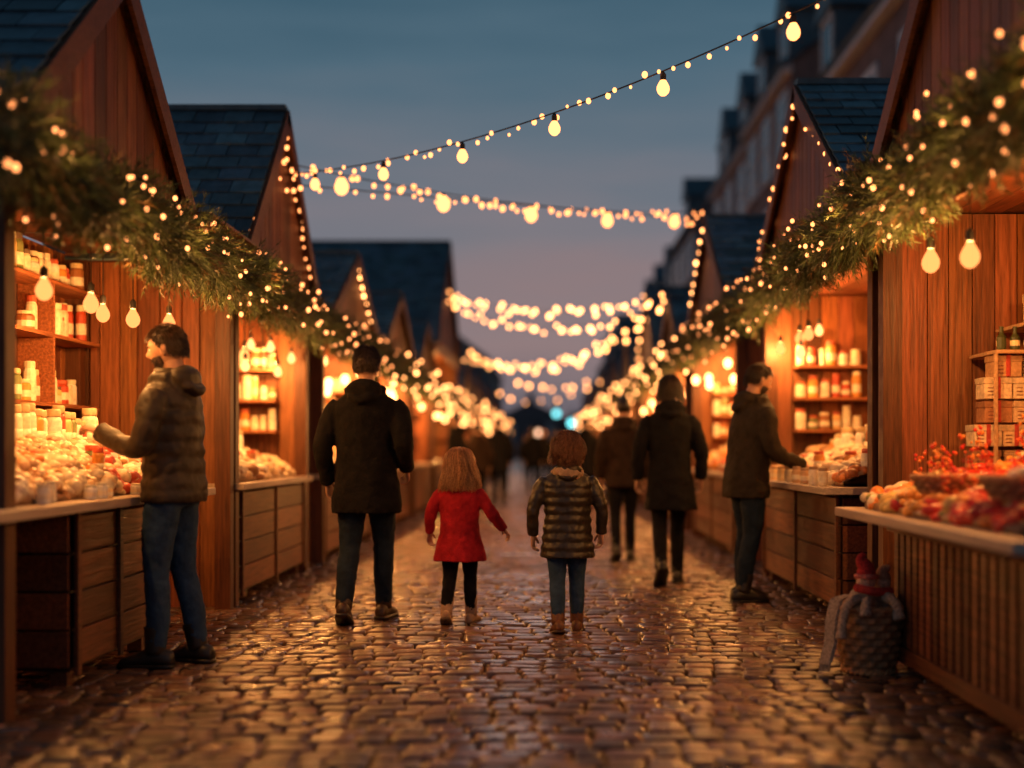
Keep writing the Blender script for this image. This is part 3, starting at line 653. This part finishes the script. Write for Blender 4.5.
    for sd,(kn,an,pt) in zip((-1,1),G):
        hp=(sd*.088,0,.92); kn=(sd*kn[0],kn[1],kn[2]); an=(sd*an[0],an[1],an[2])
        t.tube([P(*hp),P((hp[0]+kn[0])/2,(hp[1]+kn[1])/2+.01,(hp[2]+kn[2])/2),P(*kn),P((kn[0]+an[0])/2,(kn[1]+an[1])/2-.012,(kn[2]+an[2])/2),P(*an)],[.093*k*W,.083*k*W,.062*k*W,.059*k*W,.05*k],14,5)
        M=Matrix.Translation(Vector((an[0]*k,an[1]*k,an[2]*b*k)))@Matrix.Rotation(math.radians(-sd*7),4,'Z')@Matrix.Rotation(math.radians(pt),4,'X')
        fs=k*(1 if H>1.4 else 1.12)
        Rg=[];Rs=[]
        for (y,rx,h) in ((-.095,.022,.07),(-.085,.034,.085),(-.05,.042,.1),(0,.044,.115),(.05,.045,.095),(.1,.05,.072),(.145,.049,.058),(.178,.038,.045),(.192,.018,.03)):
            ring=[]
            for a in np.linspace(0,2*math.pi,14,endpoint=False):
                z=max(.018,h*.5+h*.5*math.sin(a))-.09; ring.append(M@(Vector((rx*math.cos(a),y,z))*fs))
            Rg.append(ring); q=rx+.005
            Rs.append([M@(Vector(v)*fs) for v in ((-q,y*1.02,-.09),(q,y*1.02,-.09),(q,y*1.02,-.07),(-q,y*1.02,-.07))])
        shoes.rings(Rg,(1,1,1)); shoes.rings(Rs,(.3,.28,.26))
        up=(Vector((kn[0]*k,kn[1]*k,kn[2]*b*k))-P(*an)).normalized()
        shoes.tube([P(*an)-up*.02*k,P(*an)+up*boot*.5*k,P(*an)+up*boot*k],[.052*fs,.055*fs,.06*fs],14,3)
    t.obj('trousers',tc,E,remesh=vox*1.1,disp=.014*k,nscale=.05*k)
    shoes.obj('boots',bc,E,smooth=True)
    hm=MB(); 
    for (w,d,sd) in hands:
        s_=k*(1.0 if H>1.4 else 1.1)
        side=Vector((-sd*.3,1,0)) if abs(d.z)>.6 else Vector((-sd,0,.25))
        side=(side-d*side.dot(d)).normalized(); n_=d.cross(side)
        tgt=Vector((-sd,0,0)) if abs(d.z)>.6 else Vector((0,0,-1))
        if n_.dot(tgt)<0: n_=-n_
        Rg=[]
        for (l,rx,ry) in ((-.03,.028,.024),(0,.028,.02),(.03,.036,.018),(.065,.042,.016),(.09,.04,.013),(.098,.03,.008)):
            Rg.append([w+(d*l+side*rx*math.cos(a)+n_*ry*math.sin(a))*s_ for a in np.linspace(0,2*math.pi,14,endpoint=False)])
        hm.rings(Rg)
        for i,(o_,l_) in enumerate(((.031,.07),(.011,.078),(-.01,.073),(-.03,.058))):
            p0=w+(d*.085+side*o_)*s_; c1=.35+.08*i; c2=.9+.1*i
            d1=(d*math.cos(c1)+n_*math.sin(c1)); d2=(d*math.cos(c2)+n_*math.sin(c2)); d3=(d*math.cos(c2+.4)+n_*math.sin(c2+.4))
            p1=p0+d1*l_*.45*s_; p2=p1+d2*l_*.32*s_; p3=p2+d3*l_*.25*s_
            hm.tube([p0-d*.01*s_,p0,p1,p2,p3],[.0095*s_,.0095*s_,.0088*s_,.008*s_,.0062*s_],8,2)
        p0=w+(d*.02+side*.024)*s_; td=(d*.65+side*.65+n_*.35).normalized(); p1=p0+td*.035*s_; td2=(d*.9+side*.2+n_*.4).normalized()
        hm.tube([p0,p1,p1+td2*.028*s_,p1+td2*.05*s_],[.014*s_,.0115*s_,.0105*s_,.008*s_],8,2)
    HS=mat('hand_skin',gloves or skin,.5,(20,20,20),.08,.05)
    hm.obj('hands',HS,E,remesh=.0035 if detail else .006)
    HE=bpy.data.objects.new('head',None); C.objects.link(HE); HE.parent=E
    lx,ly=ln(1.55)
    hz=(1.75-hh/2)*k; HE.location=(lx*k,(ly+.012)*k,hz-abs(head[1])*.0006); HE.rotation_euler=(math.radians(-head[1]),0,math.radians(head[0])); g=k*hs; HE.scale=(g,g,g)
    hd=MB(); nu,nv=(56,40) if detail else (24,16); V=[];F=[]; cols=[]
    for v in range(nv+1):
        th=math.pi*v/nv
        for u in range(nu):
            ph=2*math.pi*u/nu; d=(math.sin(th)*math.sin(ph),math.sin(th)*math.cos(ph),math.cos(th)); p=headpt(d); V.append(p)
            c=skin
            if p.y>.07 and abs(p.x)<.024 and -.068<p.z<-.053: c=(skin[0]*.75,skin[1]*.45,skin[2]*.45)
            if beard and beardmask(p): c=(.13,.065,.04)
            cols.append((*c,1))
    for v in range(nv):
        for u in range(nu):
            q=(u+1)%nu; F.append((v*nu+u,(v+1)*nu+u,(v+1)*nu+q,v*nu+q))
    hd.add(V,F); hd.c=cols
    for sx in (-1,1):
        hd.ball((sx*.078,-.008,-.012),(.011,.019,.031),skin,t=ICO2); hd.ball((sx*.083,-.014,-.004),(.009,.014,.02),skin,t=ICO2)
        hd.ball((sx*.031,.0775,.002),(.0115,.0115,.0085),(.75,.72,.7),t=ICO2); hd.ball((sx*.031,.0865,.002),(.0055,.004,.0055),(.04,.025,.02),t=ICO1)
        hd.tube([(sx*.016,.094,.019),(sx*.032,.091,.025),(sx*.048,.077,.02)],[.003,.004,.002],6,3,hair[0])
    hd.tube([(0,-.022,-.2/hs),(0,-.018,-.12),(0,-.005,-.05)],[.062,.053,.053],16,4,skin)
    hd.obj('face_and_neck',SKIN,HE,smooth=True)
    hc=MB(); V=[];F=[];HM=hair[1]; lg=hairlen>.06
    sc=1.04 if not lg else 1.06
    grid=[]
    for v in range(nv+1):
        th=math.pi*v/nv
        for u in range(nu):
            ph=2*math.pi*u/nu; d=(math.sin(th)*math.sin(ph),math.sin(th)*math.cos(ph),math.cos(th)); p0=headpt(d); p=headpt(d,sc); nzv=noise.noise(Vector(d)*5)*.006; p=p*(1+nzv*8 if lg else 1+nzv*4); grid.append((p,hairmask(p0,d,lg),p0))
    V=[ (q[0] if q[1] else q[2]*.97) for q in grid]
    for v in range(nv):
        for u in range(nu):
            q=(u+1)%nu; ids=(v*nu+u,(v+1)*nu+u,(v+1)*nu+q,v*nu+q)
            if sum(grid[i][1] for i in ids)>=1: F.append(ids)
    hc.add(V,F); hc.obj('hair_cap',HM,HE,smooth=True)
    if nh:
        groups=[[],[]];cnt=0; locks=[Vector(rng.normal(0,1,3)).normalized() for _ in range(46)]; lph=[(R(0,6.28),R(0,6.28)) for _ in locks]
        while cnt<nh:
            d=Vector(rng.normal(0,1,3)).normalized(); p=headpt(d)
            if not hairmask(p,d,lg): continue
            cnt+=1; q=p*1.03; nrm=Vector((p.x/.0058,p.y/.0094,p.z/.013)).normalized()
            li=max(range(len(locks)),key=lambda i:locks[i].dot(d)); ph,ph2=lph[li]; ph+=R(-.5,.5); ph2+=R(-.5,.5)
            comb=Vector((p.x*3.5,-.25 if not lg else p.y*2-.15,-1)); comb=(comb-nrm*comb.dot(nrm)).normalized()
            if not lg: L_=hairlen*R(.7,1.15)*(1.25 if p.z>.05 else .75); n_=5
            else: L_=max(.05,(p.z-zend)*1.3+.02)*R(.8,1.08); n_=15
            st=L_/n_; pts=[q.copy()]
            for i in range(n_):
                f=(i+1)/n_; up=(.9-.75*f) if not lg else (.3-.3*f)+curl*30*(1-f)
                q0=Vector((q.x,q.y,0)); down=Vector((0,0,-1))
                if lg:
                    nn=Vector((q.x/.0058,q.y/.0094,max(q.z,0)/.013)).normalized(); tg=down-nn*down.dot(nn)
                    if tg.length<.25: tg=Vector((p.x*4,p.y*3-.2,-.3))
                    tg.normalize(); dirv=(tg+nn*up*.6+(q0.normalized()*.12 if q.z<-.03 else Vector())).normalized()
                else: dirv=(nrm*up+comb*(.5+f*.6)+Vector((0,0,-.1))).normalized()
                q=q+dirv*st
                e=Vector((q.x/.084,q.y/.107,max(q.z,-.02)/.124)); 
                if e.length<1: q=q/e.length if q.z>-.02 else Vector((q.x/e.length,q.y/e.length,q.z))
                fr=9 if curl<.009 else 14
                o=Vector((math.sin(ph+f*fr),math.cos(ph2+f*(fr-1)),math.sin(ph2+f*fr)))*curl*(.35+.9*f)
                pts.append(q+o)
            groups[li%2 if R(0,1)<.8 else 0].append(pts)
        curveobj('hair_strands',groups[0],.0014 if not lg else .0019,HM,HE,radii=True)
        curveobj('hair_highlights',groups[1],.0014 if not lg else .0019,hair[2],HE,radii=True)
        if beard:
            bs=[]
            while len(bs)<700:
                d=Vector(rng.normal(0,1,3)).normalized(); p=headpt(d)
                if not beardmask(p): continue
                o_=Vector((p.x,p.y,p.z*.7)).normalized(); bs.append([p*.995,p+(o_*.6+Vector((0,0,-.8)))*R(.003,.006),p+(o_*.6+Vector((0,.1,-1.2)))*R(.006,.011)])
            curveobj('beard',bs,.001,HM,HE,radii=True)
    return E
def hairm(c): return (c,mat('hair',c,.45,(60,60,60),.5,.2,spec=.5),mat('hair_light',tuple(q*1.9 for q in c),.4,(60,60,60),.4,0,spec=.6))
dark=hairm((.028,.016,.010)); blond=hairm((.30,.145,.058)); auburn=hairm((.12,.046,.019)); black=hairm((.012,.009,.008)); brownh=hairm((.045,.024,.014))
JEAN=cloth('denim',(.03,.062,.12),.85,70); JEAN2=cloth('dark_denim',(.012,.022,.04),.85,70); BLK=cloth('black_cloth',(.008,.008,.01)); 
OLIVE=cloth('olive_quilted_nylon',(.042,.031,.02),.55,30,.25,0,.35); OLIVE2=cloth('olive_parka',(.032,.025,.018),.8); DCOAT=cloth('dark_wool_coat',(.010,.009,.009),.95,80,.6); RED=cloth('red_wool_coat',(.36,.014,.024),.9,80,.5); KID=cloth('dark_olive_quilted_nylon',(.025,.019,.013),.45,30,.25,0,.5); CHAR=cloth('charcoal_coat',(.008,.008,.01),.9); BROWN=cloth('brown_coat',(.03,.018,.013))
B1=mat('black_leather',(.02,.017,.015),.45,(20,20,20),.3,.2,attr=True); B2=mat('tan_suede',(.42,.28,.18),.9,(30,30,30),.3,.3,attr=True); B3=mat('brown_leather',(.14,.055,.025),.55,(30,30,30),.3,.3,attr=True); B4=mat('dark_brown_leather',(.05,.025,.015),.5,(30,30,30),.3,.3,attr=True)
SC=cloth('patterned_scarf',(.38,.26,.17),.9,120,.8); FUR=cloth('pale_pink_scarf',(.55,.2,.17),.95,150,.9)
person('man_in_quilted_jacket',(-1.93,6.77,.0),78,1.77,jc=OLIVE,tc=JEAN,bc=B1,hair=brownh,hem=.84,puff=.055,wide=1.06,
   arms=[((.23,.08,1.12),(.15,.33,1.2)),((.24,.05,1.12),(.2,.33,1.16))],legs=[((.09,.05,.49),(.1,.05,.09),0),((.1,-.0,.49),(.12,-.07,.09),0)],lean=(0,.02),head=(6,10),beard=True,nh=2200)
person('man_in_dark_coat',(-1.16,8.45,0),-4,1.79,jc=DCOAT,tc=JEAN2,bc=B4,hair=dark,hem=.70,wide=1.1,flare=.02,
   arms=[((.27,-.05,1.12),(.26,.06,.89)),((.26,-.1,1.14),(.24,.1,.98))],legs=[((.1,-.02,.49),(.1,-.2,.13),-20),((.08,.16,.5),(.07,.22,.09),0)],nh=1600)
person('girl_in_red_coat',(-.55,8.4,0),-8,1.13,1.30,jc=RED,tc=BLK,bc=B2,hair=blond,hem=.66,wide=1.12,flare=.06,hairlen=.17,curl=.0085,nh=2800,scarf=FUR,zend=-.135,
   arms=[((.29,-.03,1.16),(.32,.06,.95)),((.33,.0,1.15),(.42,.13,.99))],legs=[((.1,-.0,.48),(.1,-.17,.13),-25),((.08,.14,.5),(.09,.14,.09),0)],head=(-14,0),boot=.16)
person('child_in_quilted_jacket',(.14,8.02,0),3,1.23,1.26,jc=KID,tc=JEAN,bc=B3,hair=auburn,hem=.68,puff=.07,wide=1.16,flare=.02,hairlen=.085,curl=.0135,nh=2800,scarf=SC,zend=-.045,
   arms=[((.30,-.02,1.12),(.30,.05,.88)),((.30,-.02,1.12),(.30,.05,.9))],legs=[((.09,-.0,.48),(.09,-.12,.105),-12),((.09,.1,.5),(.09,.1,.09),0)],boot=.17)
person('woman_in_black_coat',(1.05,10.9,0),-2,1.75,jc=CHAR,tc=BLK,bc=B1,hair=dark,hem=.62,wide=1.0,flare=.04,hairlen=.07,curl=.003,nh=900,zend=-.07,
   arms=[((.26,-.02,1.12),(.27,.05,.88)),((.26,-.02,1.12),(.26,.05,.88))],legs=[((.09,-.04,.5),(.09,-.28,.17),-40),((.07,.14,.5),(.07,.14,.09),0)],boot=.2)
person('man_in_olive_parka',(1.5,9.7,0),-72,1.77,jc=OLIVE2,tc=JEAN2,bc=B1,hair=dark,hem=.76,wide=1.12,lean=(0,.07),head=(4,18),nh=1400,
   arms=[((.24,.12,1.1),(.18,.38,1.06)),((.25,.1,1.1),(.18,.37,1.0))],legs=[((.1,.05,.49),(.11,.03,.09),0),((.1,.0,.49),(.12,-.08,.09),0)],beard=True)
walkA=[((.09,-.02,.49),(.09,-.2,.13),-25),((.08,.14,.5),(.08,.16,.09),0)]; walkB=[((.08,.14,.5),(.08,.16,.09),0),((.09,-.02,.49),(.09,-.2,.13),-25)]
for i,(x,y,h,hg,jc,nm,lg) in enumerate(((.8,13.2,1.66,0,BROWN,'woman_in_brown_coat',walkA),(-.92,26,1.76,3,CHAR,'pedestrian_in_dark_coat',walkB),(-.3,33,1.7,0,CHAR,'pedestrian_in_dark_coat',walkA),(1.15,19,1.72,180,BROWN,'pedestrian_in_brown_coat',walkB),
    (-1.5,22,1.75,70,DCOAT,'pedestrian_in_dark_coat',walkA),(.35,40,1.75,0,CHAR,'pedestrian_in_dark_coat',walkA),(1.0,30,1.7,180,DCOAT,'pedestrian_in_dark_coat',walkB),(-1.2,38,1.75,180,BROWN,'pedestrian_in_brown_coat',walkA),(-.65,46,1.7,0,CHAR,'pedestrian_in_dark_coat',walkB),(.9,50,1.75,0,CHAR,'pedestrian_in_dark_coat',walkB),
    (-1.25,24.5,1.62,10,BROWN,'pedestrian_in_brown_coat',walkB),(.75,24,1.74,0,CHAR,'pedestrian_in_dark_coat',walkA),(-.05,36,1.72,180,DCOAT,'pedestrian_in_dark_coat',walkB),(.6,44,1.7,180,BROWN,'pedestrian_in_brown_coat',walkB),(1.45,27,1.68,-60,DCOAT,'pedestrian_in_dark_coat',walkA),(-1.6,30,1.72,80,CHAR,'pedestrian_in_dark_coat',walkB),(.1,54,1.75,0,BROWN,'pedestrian_in_brown_coat',walkA))):
    person(nm,(x,y,0),hg,h,jc=jc,tc=BLK,bc=B1,hair=black,hem=.66 if i%2 else .78,wide=1.0,nh=0,detail=False,legs=lg,flare=.02)

# ------------------------------------------------------------ world
w=bpy.data.worlds.new('World'); S.world=w; w.use_nodes=True; nt=w.node_tree; N=nt.nodes; L=nt.links; N.clear()
out=N.new('ShaderNodeOutputWorld'); sky=N.new('ShaderNodeTexSky'); sky.sky_type='NISHITA'; sky.sun_disc=False; sky.sun_elevation=math.radians(1.5); sky.sun_rotation=math.radians(0)
b1=N.new('ShaderNodeBackground'); b1.inputs[1].default_value=.002; L.new(sky.outputs[0],b1.inputs[0])
tc=N.new('ShaderNodeTexCoord'); sp=N.new('ShaderNodeSeparateXYZ'); L.new(tc.outputs['Generated'],sp.inputs[0])
mp=N.new('ShaderNodeMapping'); mp.inputs['Scale'].default_value=(1.2,1.2,9); L.new(tc.outputs['Generated'],mp.inputs[0])
nz=N.new('ShaderNodeTexNoise'); nz.inputs['Scale'].default_value=2.2; nz.inputs['Detail'].default_value=5; nz.inputs['Roughness'].default_value=.55; L.new(mp.outputs[0],nz.inputs['Vector'])
ad=N.new('ShaderNodeMath'); ad.operation='MULTIPLY_ADD'; ad.inputs[1].default_value=.22; L.new(nz.outputs['Fac'],ad.inputs[0]); 
sb=N.new('ShaderNodeMath'); sb.operation='SUBTRACT'; sb.inputs[1].default_value=.11; L.new(sp.outputs['Z'],sb.inputs[0]); L.new(sb.outputs[0],ad.inputs[2])
cr=N.new('ShaderNodeValToRGB'); L.new(ad.outputs[0],cr.inputs[0]); el=cr.color_ramp.elements
for p,c in ((0,(.095,.12,.17)),(.04,(.165,.155,.195)),(.09,(.27,.205,.225)),(.14,(.215,.205,.24)),(.20,(.135,.18,.23)),(.28,(.08,.153,.212)),(.37,(.042,.11,.165)),(1,(.018,.045,.075))):
    if p==0: e=el[0]
    elif p==1: e=el[-1]; e.position=1
    else: e=el.new(p)
    e.color=(*c,1)
b2=N.new('ShaderNodeBackground'); b2.inputs[1].default_value=.9; L.new(cr.outputs[0],b2.inputs[0])
a=N.new('ShaderNodeAddShader'); L.new(b1.outputs[0],a.inputs[0]); L.new(b2.outputs[0],a.inputs[1]); L.new(a.outputs[0],out.inputs[0])
sl=bpy.data.lights.new('sun','SUN'); sl.energy=.04; sl.angle=math.radians(10); sl.color=(1,.75,.65); so=bpy.data.objects.new('sun',sl); C.objects.link(so); so.rotation_euler=(math.radians(-84),0,0)

# ------------------------------------------------------------ camera
cam=bpy.data.cameras.new('camera'); co=bpy.data.objects.new('camera',cam); C.objects.link(co); S.camera=co
co.location=(0,0,1.12); co.rotation_euler=(math.radians(90),0,0); cam.sensor_width=36; cam.lens=45.7; cam.shift_x=-.032; cam.shift_y=.0645; cam.clip_end=2000; cam.clip_start=.1
cam.dof.use_dof=True; cam.dof.focus_distance=7.7; cam.dof.aperture_fstop=.62
